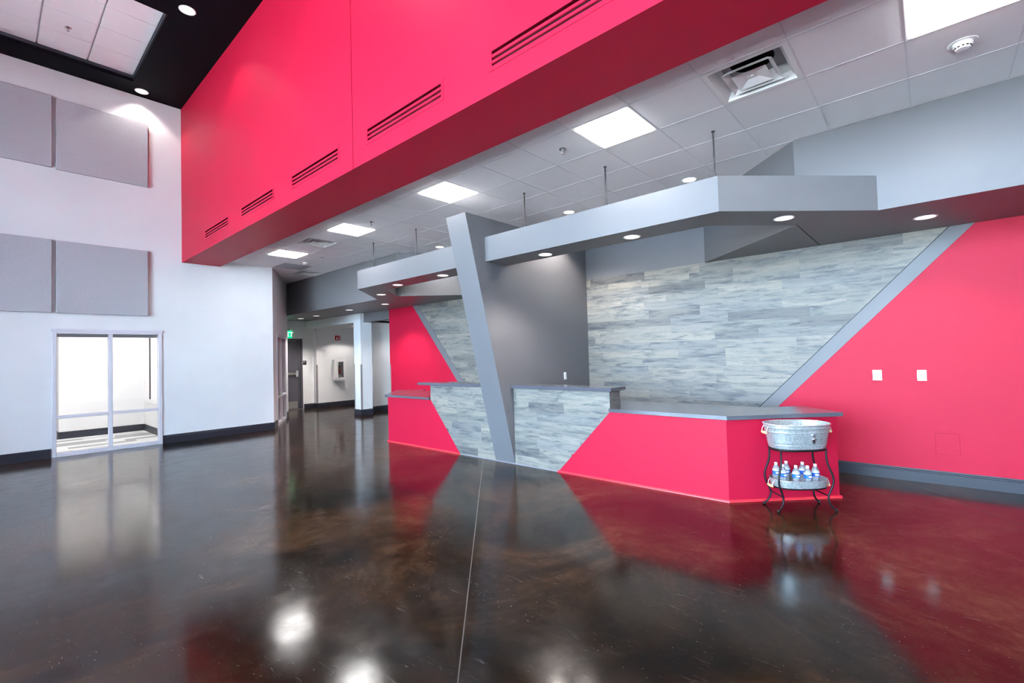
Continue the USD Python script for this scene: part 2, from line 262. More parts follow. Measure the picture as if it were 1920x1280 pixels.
m.apply_transform(TR @ frame_of([0, .12, 0], [1, 0, 0], [0, 0, 1], [0, -1, 0])); obj('plaster', m, WHITE, wr)
window('window_2', TR @ frame_of([S0, 0, 0], [1, 0, 0], [0, 1, 0], [0, 0, 1]), S1 - S0, SH, .665, 'narrow foreshortened window frame on the angled wall before the corridor')
obj('corridor_wall', bx(R1[0] - .12, R1[0], R1[1] - .02, YD + .3, 0, ZC), WHITE, wr)

wl = struct('wall_left', 'window wall of the hall', 'wall')
WIN = sbox(-3.6, .15, 7.95, 5.2)
obj('plaster', on_x(sbox(YF, 0, YB + .12, ZT + .3).difference(WIN), XL, .2), WHITE, wl)
w3 = struct('window_3', 'tall glazed storefront', 'window')
obj('frame', [bx(XL - .16, XL - .04, -3.6 + k*1.65 - .03, -3.6 + k*1.65 + .03, .15, 5.2) for k in range(8)] + [bx(XL - .16, XL - .04, -3.6, 7.95, z - .03, z + .03) for z in (.18, 2.4, 5.17)], FRAMEM, w3)
for k in range(7):
    for z0, z1 in ((.21, 2.37), (2.43, 5.14)): obj('pane', bx(XL - .103, XL - .097, -3.57 + k*1.65, -3.57 + (k + 1)*1.65 - .06, z0, z1), PANE, w3)
obj('wall_front', bx(XL - .2, 9.8, YF - .2, YF, 0, ZT + .3), WHITE, kind='structure')
obj('roof', bx(XL - .4, 9.9, YF - .4, 15.5, ZT + .28, ZT + .5), WHITE, kind='structure')  # unseen cover, added to stop sky light leaking in from above
obj('wall_outer', [bx(9.7, 9.9, YF, 15.3, 0, ZT + .3), bx(R1[0], 9.9, 15.2, 15.4, 0, ZT + .3), bx(XL - .2, R1[0], 15.2, 15.4, 0, ZT + .3), bx(XL - .2, XL, YB, 15.3, 0, ZT + .3)], WHITE, kind='structure')  # unseen enclosure, added to keep sky light from leaking in behind the rooms

# red bulkhead over the counter zone, in two runs parted by a control joint
bh = struct('bulkhead', 'bright red bulkhead running overhead with linear grilles', 'bulkhead')
SLOT = [(3.015 + 1.755*k, 4.170 + 1.755*k) for k in range(-1, 4)]
def bulk(y0, y1):
    face = sbox(y0, ZB, y1, ZT)
    for a, b in SLOT: face = face.difference(sbox(a - .008, 3.700, b + .008, 3.828))
    return trimesh.util.concatenate([on_x(face, XB0 + .05, .05), bx(XB0 + .16, XB0 + .2, y0, y1, ZB + .05, ZT)])
obj('panel', bulk(YF, 4.455), RED, bh); obj('panel', bulk(4.465, YB), RED, bh)
obj('underside', [bx(XB0 + .05, XB1, YF, YB, ZB, ZB + .05), bx(XB1 - .05, XB1, YF, YB, ZB + .05, ZC + .2)], RED, bh)
obj('joint_backing', bx(XB0 + .02, XB0 + .06, 4.44, 4.48, ZB + .06, ZT), plain('joint_red', (.22, .004, .016), .6), bh)

# high black ceiling with a white tiled coffer
ch = struct('ceiling_high', 'high black painted ceiling with recessed white tile field', 'ceiling')
C0, C1, C2, C3 = -3.13, 1.737, 8.055, 10.43
cof2 = (-3.13, 1.737, 2.2, 6.97)
hole = sbox(C0, C2, C1, C3)
obj('board', prism(sbox(XL, YF, XB0 + .05, YB + .12).difference(hole), ZT, ZT + .06), BLACK, ch)
obj('coffer_side', prism(sbox(C0 - .03, C2 - .03, C1 + .03, C3 + .03).difference(hole), ZT + .06, ZT + .2), plain('coffer_edge_paint', (0.03, 0.032, 0.045), .5), ch)
obj('backing', bx(C0 - .03, C1 + .03, C2 - .03, C3 + .03, ZT + .13, ZT + .16), WHITEM, ch)
for i in range(8):
    for j in range(4):
        x1, y1 = C1 - .6085*i, C3 - .59375*j
        obj('tile', bx(x1 - .6085 + .011, x1 - .011, y1 - .59375 + .004, y1 - .004, ZT + .112, ZT + .13), TILE, ch)

# low tiled ceiling
TX, TY, X0, Y0 = .6115, .598, 3.632, 1.846
cl = struct('ceiling', 'suspended white tile ceiling over the counter zone', 'ceiling')
area = shapely.union_all([Polygon([(XB1, YF), (XS, YF), (XS, 12.9), tuple(R1), tuple(R0), (XB1, YB)]), Polygon([(XS - .01, .95), (XR, 2.33), (XR, 6.6), (XS - .01, 7.94)])])
vents = shapely.union_all([sbox(X0 + TX*i + .015, Y0 + TY*j + .012, X0 + TX*(i + 1) - .015, Y0 + TY*(j + 1) - .012) for i, j in ((0, -2), (0, 10), (2, 15))])
obj('grid_backing', prism(area.difference(vents), ZC + .016, ZC + .05), WHITEM, cl)
TROF = [(0, -4), (0, 0), (0, 4), (0, 8), (0, 12), (0, -8)]
DIFF = [(0, -2), (0, 10), (2, 15)]; RETG = (1, 14)
CDOWN = [(3, 0), (3, 3), (3, 8)]
def cell(i, j): return X0 + TX*i, Y0 + TY*j
taken = set(TROF) | set(DIFF) | {RETG}
for i in range(-1, 6):
    for j in range(-12, 20):
        if (i, j) in taken: continue
        x, y = cell(i, j); g = sbox(x + .009, y + .005, x + TX - .009, y + TY - .005).intersection(area.buffer(-.004))
        if (i, j) in CDOWN: g = g.difference(shapely.Point(x + TX/2, y + TY/2).buffer(.088))
        if g.area > .004: obj('tile', prism(g, ZC + .002, ZC + .016), TILE, cl)
bars = [sbox(X0 + TX*i - .011, YF, X0 + TX*i + .011, 14).intersection(area) for i in range(0, 6)] + [sbox(XB1, Y0 + TY*j - .006, 7, Y0 + TY*j + .006).intersection(area) for j in range(-11, 20)]
obj('grid_bar', prism(shapely.union_all(bars), ZC, ZC + .016), WHITEM, cl)
obj('perforated_tile', bx(cell(*RETG)[0] + .02, cell(*RETG)[0] + TX - .02, cell(*RETG)[1] + .01, cell(*RETG)[1] + TY - .01, ZC - .002, ZC + .016), plain('grey_perforated_panel', (.40, .39, .44), .6), cl, label='greyer perforated return tile')

# soffits: solid dropped boxes either side of the recess
sf = struct('soffit', 'slate grey dropped soffit along the right wall', 'soffit')
JY = .966
obj('box', prism([(XS, YF), (XR + .02, YF), (XR + .02, 2.37), (XS, JY)], ZS + .012, ZC + .06), GREY, sf)
obj('underside', prism([(XS, YF), (XR + .02, YF), (XR + .02, JY - .005), (XS, JY - .005)], ZS, ZS + .012), GREY, sf)
obj('underside', prism([(XS + .006, JY + .005), (XR + .02, JY + .005), (XR + .02, 2.37)], ZS, ZS + .012), GREY, sf)
obj('reveal', bx(XS + .03, XR, JY - .006, JY + .006, ZS + .006, ZS + .0125), DARK, sf, label='black reveal line')
obj('box', prism([(XS, 7.92), (XR + .02, 6.575), (XR + .02, 11.42), (XH, 11.42), (XH, YD), (R1[0], YD), (R1[0], R1[1]), (XS, 13.05)], ZS, ZC + .06), GREY, sf)

# right wall: red fields, grey diagonal bands and weathered planks
rw = struct('wall_right', 'right wall of red fields, grey diagonal bands and weathered planks', 'wall')
obj('core', bx(XR + .02, XR + .2, YF, 10.2, 0, ZC), GREY, rw)
YR = lambda z: -.184 + (ZS - z)*.9517       # wood edge, right band
YR2 = lambda z: -.386 + (ZS - z)*.9475      # red edge, right band
YL2 = lambda z: 8.996 - (ZS - z)*.8635      # wood edge, left band
YL = lambda z: 9.204 - (ZS - z)*.8688       # red edge, left band
obj('red_field', on_x([(YF, 0), (YR2(0), 0), (YR2(ZS), ZS), (YF, ZS)], XR + .02, .02), RED, rw)
obj('red_field', on_x([(YL(0), 0), (10.2, 0), (10.2, ZS), (YL(ZS), ZS)], XR + .02, .02), RED, rw)
obj('diagonal_band', on_x([(YR2(0), 0), (YR(0) - .012, 0), (YR(ZS) - .012, ZS), (YR2(ZS), ZS)], XR + .02, .026), GREY, rw)
obj('diagonal_band', on_x([(YL2(0), 0), (YL(0), 0), (YL(ZS), ZS), (YL2(ZS), ZS)], XR + .02, .026), GREY, rw)
obj('edge_strip', on_x([(YR(0) - .012, 0), (YR(0), 0), (YR(ZS), ZS), (YR(ZS) - .012, ZS)], XR + .02, .029), BLACKM, rw, label='thin black edging strip')
def planks(region, lay, parent, row=.122, z00=0.0, seed=1, lo=.55, hi=1.25, mt=None):
    r = random.Random(seed); x0, z0, x1, z1 = region.bounds
    z = z00; k = 0
    while z < z1:
        x = x0 - r.uniform(.0, .9)
        while x < x1:
            w = r.uniform(lo, hi); g = sbox(x + .0003, z + .0003, x + w - .0003, z + row - .0003).intersection(region)
            for q in getattr(g, 'geoms', [g]):
                if q.geom_type == 'Polygon' and q.area > .0015: obj('plank', lay(q, .012 + r.uniform(0, .0007)), mt or WOOD, parent)
            x += w
        z += row; k += 1
planks(Polygon([(YR(.5), .5), (4.34, .5), (4.34, ZS), (YR(ZS), ZS)]), lambda q, t: on_x(q, XR + .012, t), rw, z00=ZS - 19*.122, seed=3)
planks(Polygon([(4.69, .5), (YL2(.5), .5), (YL2(ZS), ZS), (4.69, ZS)]), lambda q, t: on_x(q, XR + .012, t), rw, z00=ZS - 19*.122, seed=5)
obj('grey_field', bx(XR, XR + .02, 2.2, 6.8, ZS, ZC), GREY, rw)

# leaning fin that splits the counter
fn = struct('wall_fin', 'slate grey fin wall with a leaning front edge rising through the counter', 'wall')
FY0, FY1, FZ = 4.33, 4.70, 3.325
m = ext([(XF, 0), (XR, 0), (XR, FZ), (4.03, FZ)], FY1 - FY0); m.apply_transform(frame_of([0, FY1, 0], [1, 0, 0], [0, 0, 1], [0, -1, 0])); obj('fin', m, GREY, fn)

# corridor beyond
cw = struct('wall_corridor', 'far corridor walls beside the grey door', 'wall')
DX0, DX1, DZ = 5.62, 6.60, 2.185
obj('door_wall', on_y(sbox(R1[0], 0, 6.97, ZS).difference(sbox(DX0, -1, DX1, DZ)), YD + .15, .15), WHITE, cw)
obj('extinguisher_wall', bx(6.965, 9.4, YE, YE + .2, 0, ZS), WHITE, cw)
obj('column', bx(XH, 7.055, 11.45, 11.80, 0, ZS), WHITE, cw)
obj('header', bx(XH, XH + .2, 11.8, YD, 2.508, ZS), WHITE, cw)
obj('side_header', bx(6.806, 7.0, 10.2, 11.42, 2.50, ZS), GREY, cw)
obj('passage_wall', bx(7.055, 9.4, 11.9, 12.02, 0, ZS), WHITE, cw)
obj('passage_end', bx(9.4, 9.5, 10.2, YE + .2, 0, ZS), WHITE, cw)
obj('passage_side', bx(XR + .02, 9.5, 10.05, 10.2, 0, ZS), WHITE, cw)
obj('passage_ceiling', prism(sbox(6.92, 11.9, 9.5, YE), 2.545, 2.6), WHITE, cw)
obj('passage_ceiling', prism(sbox(7.0, 10.2, 9.5, 11.9), 2.6, 2.65), WHITE, cw)
for x, y, z in ((XH, 11.45, 1.36), (XH, 11.80, 1.36), (6.965, YE, 1.36), (XR, 10.2, 1.36)):
    s = 1 if (x, y) in ((XH, 11.45), (6.965, YE)) else -1
    obj('corner_guard', [bx(x - .004, x + .035, y - .004*s, y, .14, z), bx(x - .004, x, y - .004*s, y + .035*s, .14, z)], GUARD, cw, label='slim grey corner guard')

# skirting
def skirting(name, runs, h=.15):
    o = struct(name, 'charcoal baseboard', 'baseboard')
    for p, q in runs:       # wall stands to the left of p->q when looking along it; board on the right
        p, q = np.array(p, float), np.array(q, float); d = (q - p)/np.linalg.norm(q - p); n = np.array([d[1], -d[0]])
        prof = [(0, 0), (.018, 0), (.018, h*.76), (.013, h*.80), (.013, h*.88), (.007, h*.93), (.006, h), (0, h)]
        m = ext(prof, float(np.linalg.norm(q - p))); m.apply_transform(frame_of([p[0], p[1], 0], [n[0], n[1], 0], [0, 0, 1], [d[0], d[1], 0])); m.fix_normals(); obj('board', m, BASE, o)
skirting('baseboard_back', [((XL, YB), (W1[0] - .012, YB)), ((W1[1] + .012, YB), (R0[0], YB)), (tuple(R0), tuple(R0 + RD*(S0 - .01))), (tuple(R0 + RD*(S1 + .01)), tuple(R1))], .156)
skirting('baseboard_right', [((XR, 2.4), (XR, YF))], .14)
skirting('baseboard_corridor', [((DX1 + .04, YD), (6.965, YD)), ((6.965, YD), (6.965, YE)), ((6.965, YE), (9.4, YE)), ((XH, 11.80), (XH, 11.45)), ((XH, 11.45), (7.055, 11.45)), ((7.055, 11.9), (9.4, 11.9)), ((7.055, 11.45), (7.055, 11.9))][:6], .15)

# rooms behind the interior windows
rm = struct('room', 'bright white room behind the interior window', 'room')
WARMW = plain('bright_room_paint', (0.82, 0.82, 0.81), .6)
obj('wall', bx(1.10, 2.5, 13.6, 13.7, 0, 2.8), WARMW, rm); obj('wall', bx(1.02, 1.10, 13.6, 14.5, 0, 2.8), WARMW, rm)
obj('wall', bx(-1.6, 1.10, 14.4, 14.5, 0, 2.8), WARMW, rm); obj('wall', bx(-1.7, -1.6, YB + .12, 14.5, 0, 2.8), WARMW, rm)
obj('wall', bx(2.44, 2.5, YB + .12, 13.6, 0, 2.8), WARMW, rm)
obj('wall', bx(2.5, R1[0], YD - .1, YD, 0, 2.8), WARMW, rm)
obj('ceiling_board', prism(Polygon([(-1.7, YB + .12), (R0[0] - .07, YB + .12), (R1[0] - .12, 13.0), (R1[0] - .12, YD), (-1.7, YD)]), 2.8, 2.86), WARMW, rm)
for x0, x1, y0, y1 in ((1.08, 2.44, 13.585, 13.6), (2.425, 2.44, YB + .12, 13.585), (1.005, 1.02, 13.6, 14.4), (1.02, 1.085, 13.585, 13.6)): obj('baseboard', bx(x0, x1, y0, y1, 0, .15), BASE, rm)
obj('shade_box', bx(W1[0] + .05, W1[1] - .05, YB + .13, YB + .2, 2.02, 2.118), plain('shade_grey', (.30, .32, .35), .6), rm)
obj('side_window_trim', [bx(2.41, 2.44, 12.2, 13.35, .66, .74), bx(2.41, 2.44, 12.2, 12.3, .74, 2.2), bx(2.41, 2.44, 13.25, 13.35, .74, 2.2), bx(2.41, 2.44, 12.2, 13.35, 2.1, 2.2)], WARMW, rm)
obj('side_window_gasket', bx(2.425, 2.442, 12.94, 13.0, .74, 2.1), DARK, rm)
k = 0
for r_ in range(14):
    x = -1.6 - rng.uniform(0, .9)
    while x < 2.44:
        a, b = max(x, -1.6), min(x + 1.0, 2.44); y = YB + .12 + .25*r_
        y1 = min(y + .248, 14.4 if b < 1.05 else 13.585)
        if y1 > y + .02 and b - a > .05: obj('carpet_plank', bx(a + .001, b - .001, y, y1, 0, .006), CARPETS[rng.choice((0, 0, 0, 1, 2))], rm)
        x += 1.0
for nm, (x0, x1, y0, y1) in (('a', (-.3, .9, 12.0, 12.6)), ('b', (1.2, 2.2, 12.0, 12.6))):
    l = thing('ceiling_light', {'a': 'flat light panel inside the white room, out past the left jamb', 'b': 'flat light panel inside the white room over its far corner', 'c': 'flat light panel in the room behind the angled wall window'}[nm], 'ceiling light', ((x0 + x1)/2, (y0 + y1)/2, 2.8))
    hx, hy = (x1 - x0)/2, (y1 - y0)/2
    obj('frame', [bx(-hx, hx, -hy, hy, -.02, 0)], WHITEP, l); obj('diffuser', bx(-hx + .03, hx - .03, -hy + .03, hy - .03, -.024, -.02), glow('room_panel_glow_' + nm, (1, .97, .975), ROOM_W), l)

# ---------------------------------------------------------------- door, exit sign and corridor fittings
d1 = struct('door_1', 'dark grey metal door with silver panic bar at the corridor end', 'door')
obj('frame', [bx(DX1 - .055, DX1 + .005, YD - .02, YD + .12, 0, DZ, .003), bx(DX0 - .005, DX0 + .055, YD - .02, YD + .12, 0, DZ, .003), bx(DX0 - .005, DX1 + .005, YD - .02, YD + .12, DZ - .06, DZ + .005, .003)], DOORM, d1)
lf = obj('leaf', bx(DX0 + .06, DX1 - .115, YD + .045, YD + .09, .012, DZ - .07, .003), DOORM, d1)
obj('stop', bx(DX1 - .115, DX1 - .055, YD + .03, YD + .12, 0, DZ - .06), DOORM, d1)
obj('panic_bar', [bx(DX0 + .12, DX1 - .20, YD - .03, YD + .01, 1.075, 1.125, .012), bx(DX0 + .12, DX1 - .16, YD + .01, YD + .05, 1.06, 1.14, .006)], STEEL, d1, label='silver push bar')
obj('latch_case', bx(DX1 - .21, DX1 - .125, YD - .045, YD + .045, 1.0, 1.21, .012), CHROME, d1)
obj('kick_plate', bx(DX0 + .09, DX1 - .145, YD + .041, YD + .046, .03, .255), STEEL, d1)
obj('threshold', bx(DX0, DX1, YD - .03, YD + .12, 0, .010, .003), STEEL, d1)
ex = thing('exit_sign', 'glowing green exit sign above the grey door', 'exit sign', (6.10, YD - .05, 2.19))
obj('housing', bx(-.10, .10, -.035, .04, .245, .285, .006), STEEL, ex)
obj('panel', bx(-.17, .17, -.006, .006, .02, .245, .003), EXITG, ex)
t = meshkit.text_mesh('EXIT', .13, .002, bold=True); t.apply_translation([-t.bounds[:, 0].mean(), 0, 0]); t.apply_transform(frame_of([0, -.0065, .065], [1, 0, 0], [0, 0, 1], [0, -1, 0])); obj('lettering', t, glow('exit_letter_glow', (.75, 1, .85), 1.3), ex)
rs = thing('room_sign', 'small black plate with white text beside the grey door', 'sign', (6.675, YD, 1.37))
obj('plate', bx(-.055, .055, -.008, 0, 0, .135, .003), BLACKM, rs)
obj('text_line', [bx(-.045, -.005, -.010, -.008, .098, .113), bx(.0, .012, -.010, -.008, .098, .113), bx(-.045, -.015, -.010, -.008, .078, .086)], WHITEP, rs)
fs = thing('extinguisher_sign', 'square red and white fire extinguisher sign high on the corridor wall', 'sign', (7.675, YE, 2.125))
obj('plate', bx(-.115, .115, -.006, 0, 0, .18, .002), WHITEP, fs)
obj('red_field', [bx(-.09, .045, -.009, -.006, .012, .168), bx(.065, .095, -.009, -.006, .012, .168)], SIGNRED, fs)
obj('pictogram', [on_y([(-.04, .03), (-.005, .03), (.004, .05), (.004, .085), (-.012, .10), (-.012, .125), (-.028, .14), (-.034, .11), (-.04, .07)], -.009, .002)], WHITEP, fs, label='white extinguisher and flame shape')
cb = thing('extinguisher_cabinet', 'white wall cabinet with narrow glass front on the corridor wall', 'cabinet', (7.685, YE, .835))
dp = .13
obj('body', [bx(-.19, .19, -.012, 0, 0.01, .66), bx(-.19, -.178, -dp, 0, .01, .66), bx(.178, .19, -dp, 0, .01, .66), bx(-.19, .19, -dp, 0, .01, .022), bx(-.19, .19, -dp, 0, .648, .66)], WHITEP, cb)
dr = obj('door', on_y(sbox(-.205, 0, .205, .685).difference(sbox(-.075, .09, .105, .60)), -dp, .018), WHITEP, cb)
obj('pane', bx(-.075, .105, -dp - .009, -dp - .006, .09, .60), PANE, cb)
fe = thing('fire_extinguisher', 'red fire extinguisher behind the cabinet glass', 'fire extinguisher', (7.685, YE - .07, .86))
obj('cylinder', lathe([(0, 0), (.045, 0), (.05, .01), (.05, .30), (.04, .345), (.016, .365), (.016, .385), (0, .385)], 24), REDP, fe, smooth=40)
obj('label_band', lathe([(.0505, .05), (.0505, .17)], 24), WHITEP, fe, smooth=True)
obj('valve', [cyl((0, 0, .385), (0, 0, .415), .018), bx(-.012, .06, -.01, .01, .41, .42), bx(-.012, .07, -.01, .01, .435, .445)], BLACKM, fe)
obj('hose', tube(spline([(0, 0, .40), (-.05, -.01, .40), (-.062, -.02, .33), (-.058, -.03, .10)], 16), .009), BLACKM, fe, smooth=True)

# ---------------------------------------------------------------- acoustic panels
pn = [(-.55, .73, 4.865, 6.085, 'upper grey fabric wall panel cut by the left edge of the photo'), (.782, 2.03, 4.845, 6.055, 'upper grey fabric wall panel lit by a bright pool at its top right'),
      (-.55, .733, 2.415, 3.64, 'lower grey fabric wall panel cut by the left edge of the photo'), (.784, 2.022, 2.415, 3.635, 'lower grey fabric wall panel right above the interior window')]
for x0, x1, z0, z1, lab in pn:
    p_ = thing('acoustic_panel', lab, 'acoustic panel', ((x0 + x1)/2, YB, z0), 0, 'fabric panels on the pale wall')
    w = (x1 - x0)/2; obj('core', bx(-w + .012, w - .012, -.035, -.001, .012, z1 - z0 - .012), FABRIC, p_); obj('fabric_face', bx(-w, w, -.052, -.012, 0, z1 - z0, .006), FABRIC, p_)

# ---------------------------------------------------------------- reception counter
ct = thing('reception_counter', 'long reception counter faced with red panels and weathered planks', 'reception counter', (0, 0, 0))
ZLO, ZHI = .806, 1.045
front = shapely.union_all([sbox(2.83, 0, 6.155, ZHI)])
woodreg = shapely.union_all([Polygon([(3.605, 0), (5.455, 0), (6.155, ZLO), (6.155, ZHI), (2.83, ZHI), (2.83, ZLO)])]).difference(sbox(FY0 - .0, -1, FY1 + .0, 3))
BXK = 5.70
obj('carcass', [prism(Polygon([(XF + .014, 1.545), (5.64, .745), (6.03, 1.13), (BXK, 1.46), (BXK, 7.5), (6.03, 7.82), (5.64, 8.2), (XF + .014, 7.38)]).difference(sbox(4, FY0 - .001, 7, FY1 + .001)), 0.0, ZLO), bx(XF + .014, 5.10, 2.845, FY0, ZLO, ZHI), bx(XF + .014, 5.10, FY1, 6.14, ZLO, ZHI)], plain('counter_core', (0.55, 0.05, 0.07), .6), ct)
k45 = .0117
obj('red_panel', on_x(Polygon([(1.537, 0), (3.603, 0), (2.832, ZLO), (1.537, ZLO)]), XF + .014, .014), RED, ct)
obj('red_panel', on_x(Polygon([(5.457, 0), (7.385, 0), (7.385, ZLO), (6.153, ZLO)]), XF + .014, .014), RED, ct)
def slab45(a, b, t):
    a, b = np.array(a, float), np.array(b, float); d = (b - a)/np.linalg.norm(b - a); n = np.array([-d[1], d[0]]); return prism([a, b, b + n*t, a + n*t], 0.0, ZLO)
obj('red_panel', slab45((XF, 1.537), (5.645, .735), .02), RED, ct); obj('red_panel', slab45((5.645, .735), (6.045, 1.135), .02), RED, ct)
obj('red_panel', slab45((5.645, 8.21), (XF, 7.385), .02), RED, ct)
planks(woodreg, lambda q, t: on_x(q, XF + .012, t), ct, z00=0.008, seed=11, lo=.45, hi=1.1)
for k_, z in enumerate((ZLO + .005, ZLO + .122)): obj('plank', bx(XF + .002, 5.105, 2.828, 2.842, z, min(z + .121, ZHI)), WOOD, ct)
obj('plank', bx(XF + .002, 5.105, 6.143, 6.157, ZLO, ZHI), WOOD, ct)
def molding(p, q, mt, a_=.020, b_=.024):
    p, q = np.array(p, float), np.array(q, float); d = (q - p)/np.linalg.norm(q - p); n = np.array([d[1], -d[0]])
    prof = [(0, 0)] + [(a_*math.cos(a), b_*math.sin(a)) for a in np.linspace(0, PI/2, 6)]
    mm = ext(prof, float(np.linalg.norm(q - p))); mm.apply_transform(frame_of([p[0], p[1], 0], [n[0], n[1], 0], [0, 0, 1], [d[0], d[1], 0])); mm.fix_normals(); return mm
obj('base_trim', molding((XF, 7.40), (XF, 5.457), REDTRIM), REDTRIM, ct); obj('base_trim', molding((XF, 5.457), (XF, 3.603), PALETRIM, .012, .016), PALETRIM, ct, label='pale quarter-round under the planks')
obj('base_trim', molding((XF, 3.603), (XF, 1.53), REDTRIM), REDTRIM, ct); obj('base_trim', molding((XF - .002, 1.545), (5.655, .725), REDTRIM), REDTRIM, ct); obj('base_trim', molding((5.64, .73), (6.05, 1.14), REDTRIM), REDTRIM, ct)
# stone tops
def top(label, poly, z, t=.035, hole=None):
    o = thing('countertop', label, 'countertop', group='stone tops of the reception counter'); pg = Polygon(poly)
    obj('slab', prism(pg, z + .002, z + t - .003), STONE, o); obj('eased_edge', prism(pg.buffer(-.003, join_style=2), z + t - .003, z + t), STONE, o)
top('low speckled grey countertop wrapping the angled red end beside the tub', [(4.82, 2.826), (4.82, 1.518), (5.655, .678), (6.075, 1.10), (5.76, 1.415), (5.76, FY0 - .002), (5.12, FY0 - .002), (5.12, 2.826)], .806, .04)
top('low speckled grey countertop over the small red end left of the leaning fin', [(4.82, 6.159), (4.82, 7.42), (5.655, 8.26), (6.075, 7.84), (5.76, 7.53), (5.76, FY1 + .002), (5.12, FY1 + .002), (5.12, 6.159)], .806, .04)
top('raised speckled grey counter ledge on the tub side of the fin', [(4.80, 2.775), (5.155, 2.775), (5.155, FY0 - .001), (4.80, FY0 - .001)], 1.045, .042)
top('raised speckled grey counter ledge on the corridor side of the fin', [(4.80, FY1 + .001), (5.155, FY1 + .001), (5.155, 6.42), (4.80, 6.42)], 1.045, .042)

# ---------------------------------------------------------------- canopies with hanging rods
def canopy(label, poly, rods):
    o = thing('canopy', label, 'canopy', group='hanging canopy bands'); pg = Polygon(poly)
    obj('band', prism(pg, ZS, 3.06), GREY, o)
    for x, y in rods: obj('rod', [cyl((x, y, 3.05), (x, y, ZC - .001), .008, 10), cyl((x, y, ZC - .012), (x, y, ZC), .016, 12)], RODM, o, label='dark hanging rod')
canopy('grey hanging canopy band on the tub side of the fin, with an angled end', [(4.371, FY0), (4.371, 1.372), (XS, .315), (XS, JY - .004), (4.80, 1.612), (4.80, FY0)], [(4.65, 1.484), (4.65, 2.668), (4.65, 3.866)])
canopy('grey hanging canopy band on the corridor side of the fin', [(4.371, FY1), (4.80, FY1), (4.80, 7.265), (XS, 7.92), (XS, 8.60), (4.371, 7.518)], [(4.665, 6.191), (4.665, 7.454)])

# ---------------------------------------------------------------- lights
def spot(parent, power, angle, soft, z=-.03, r=.075, col=(1, .90, .845)):
    s = UsdLux.SphereLight.Define(stage, P(parent) + '/bulb'); s.CreateRadiusAttr(r); s.CreateIntensityAttr(power); s.CreateColorAttr(Gf.Vec3f(*col)); s.CreateNormalizeAttr(True)
    UsdLux.ShapingAPI.Apply(s.GetPrim()); a = UsdLux.ShapingAPI(s.GetPrim()); a.CreateShapingConeAngleAttr(angle); a.CreateShapingConeSoftnessAttr(soft)
    s.AddTranslateOp().Set(Gf.Vec3d(0, 0, z))
def make_downlight(name, label, loc, power, angle, soft, trim, R=.092, group='round ceiling downlights', depth=.0):
    o = thing(name, label, 'downlight', loc, 0, group)
    obj('trim_ring', lathe([(R - .014, .001), (R - .014, -.004), (R - .004, -.006), (R, -.003), (R, .0)], 32), trim, o, smooth=40)
    obj('lens', lathe([(0, -.0015), (R - .013, -.0015)], 32), LENS, o)
    spot(o, power, angle, soft); return o
DL = [(5.081, 1.002, 'recessed downlight in the angled canopy end above the tub'), (6.112, -.006, 'recessed downlight in the soffit at the far right before the red wall'),
      (4.634, 2.359, 'canopy downlight on the tub side, nearer the angled end'), (4.629, 3.529, 'canopy downlight on the tub side, nearest the fin'),
      (4.62, 5.489, 'canopy downlight on the corridor side, nearest the fin'), (4.63, 6.677, 'canopy downlight on the corridor side, farther from the fin'),
      (5.086, 7.882, 'downlight in the angled far end of the corridor side canopy'), (6.05, 9.233, 'soffit downlight just left of the small red wall'),
      (6.054, 10.818, 'soffit downlight over the corridor mouth'), (6.118, 12.717, 'soffit downlight toward the grey door, second from the door'), (6.141, 13.733, 'soffit downlight closest to the exit sign')]
for x, y, lab in DL: make_downlight('downlight', lab, (x, y, ZS), SPOT_W*(1.0 if y > 11.5 else .35 if y > 10 else 1.0 if y > 8.5 else .22 if x > 5.5 else .30 if y < 1.5 else .95 if 3 < y < 4 else .35), 62 if 3 < y < 4 else 56, .6, WHITEP)
for pw, (i, j), lab in zip((.04, 1.0, .4), CDOWN, ('unlit-looking ceiling downlight peeping over the canopy by the tallest rod', 'ceiling downlight peeping over the canopy right of the fin', 'ceiling downlight peeping over the canopy left of the fin')):
    x, y = cell(i, j); make_downlight('downlight', lab, (x + TX/2, y + TY/2, ZC + .002), CEIL_SPOT_W*pw, 58, .45, WHITEP)
for y, lab in ((10.70, 'high ceiling downlight close over the pale wall, washing the panel'), (7.75, 'high ceiling downlight beside the white coffer corner'), (4.68, 'high ceiling downlight overhead, above the frame'), (1.6, 'high ceiling downlight nearest the camera, above the frame')):
    make_downlight('high_downlight', lab, (1.905, y, ZT), HALL_SPOT_W, 54, .35, WHITEP, .105)
make_downlight('downlight', 'small downlight in the side passage before the extinguisher wall', (7.75, 13.6, 2.545), SPOT_W*.45, 64, .3, WHITEP)
make_downlight('downlight', 'added fill downlight inside the side passage past the red wall end', (8.3, 10.9, 2.60), SPOT_W*.35, 70, .5, WHITEP)  # added fill lamp to brighten the passage wall; no known fixture here
lab_t = {-8: 'square troffer behind the camera', -4: 'large square troffer cut by the top right corner of the photo', 0: 'bright square troffer beside the first sprinkler', 4: 'overexposed troffer right above the leaning fin', 8: 'troffer second from the far end of the tile ceiling', 12: 'farthest square troffer before the angled wall'}
for i, j in TROF:
    x, y = cell(i, j); o = thing('troffer', lab_t[j], 'ceiling light', (x + TX/2, y + TY/2, ZC), 0, 'square ceiling troffers')
    a, b = TX/2 - .010, TY/2 - .006
    obj('frame', prism(sbox(-a, -b, a, b).difference(sbox(-a + .03, -b + .03, a - .03, b - .03)), -.004, .03), WHITEP, o)
    obj('diffuser', bx(-a + .028, a - .028, -b + .028, b - .028, -.014, .006, .004), TROFFER, o)

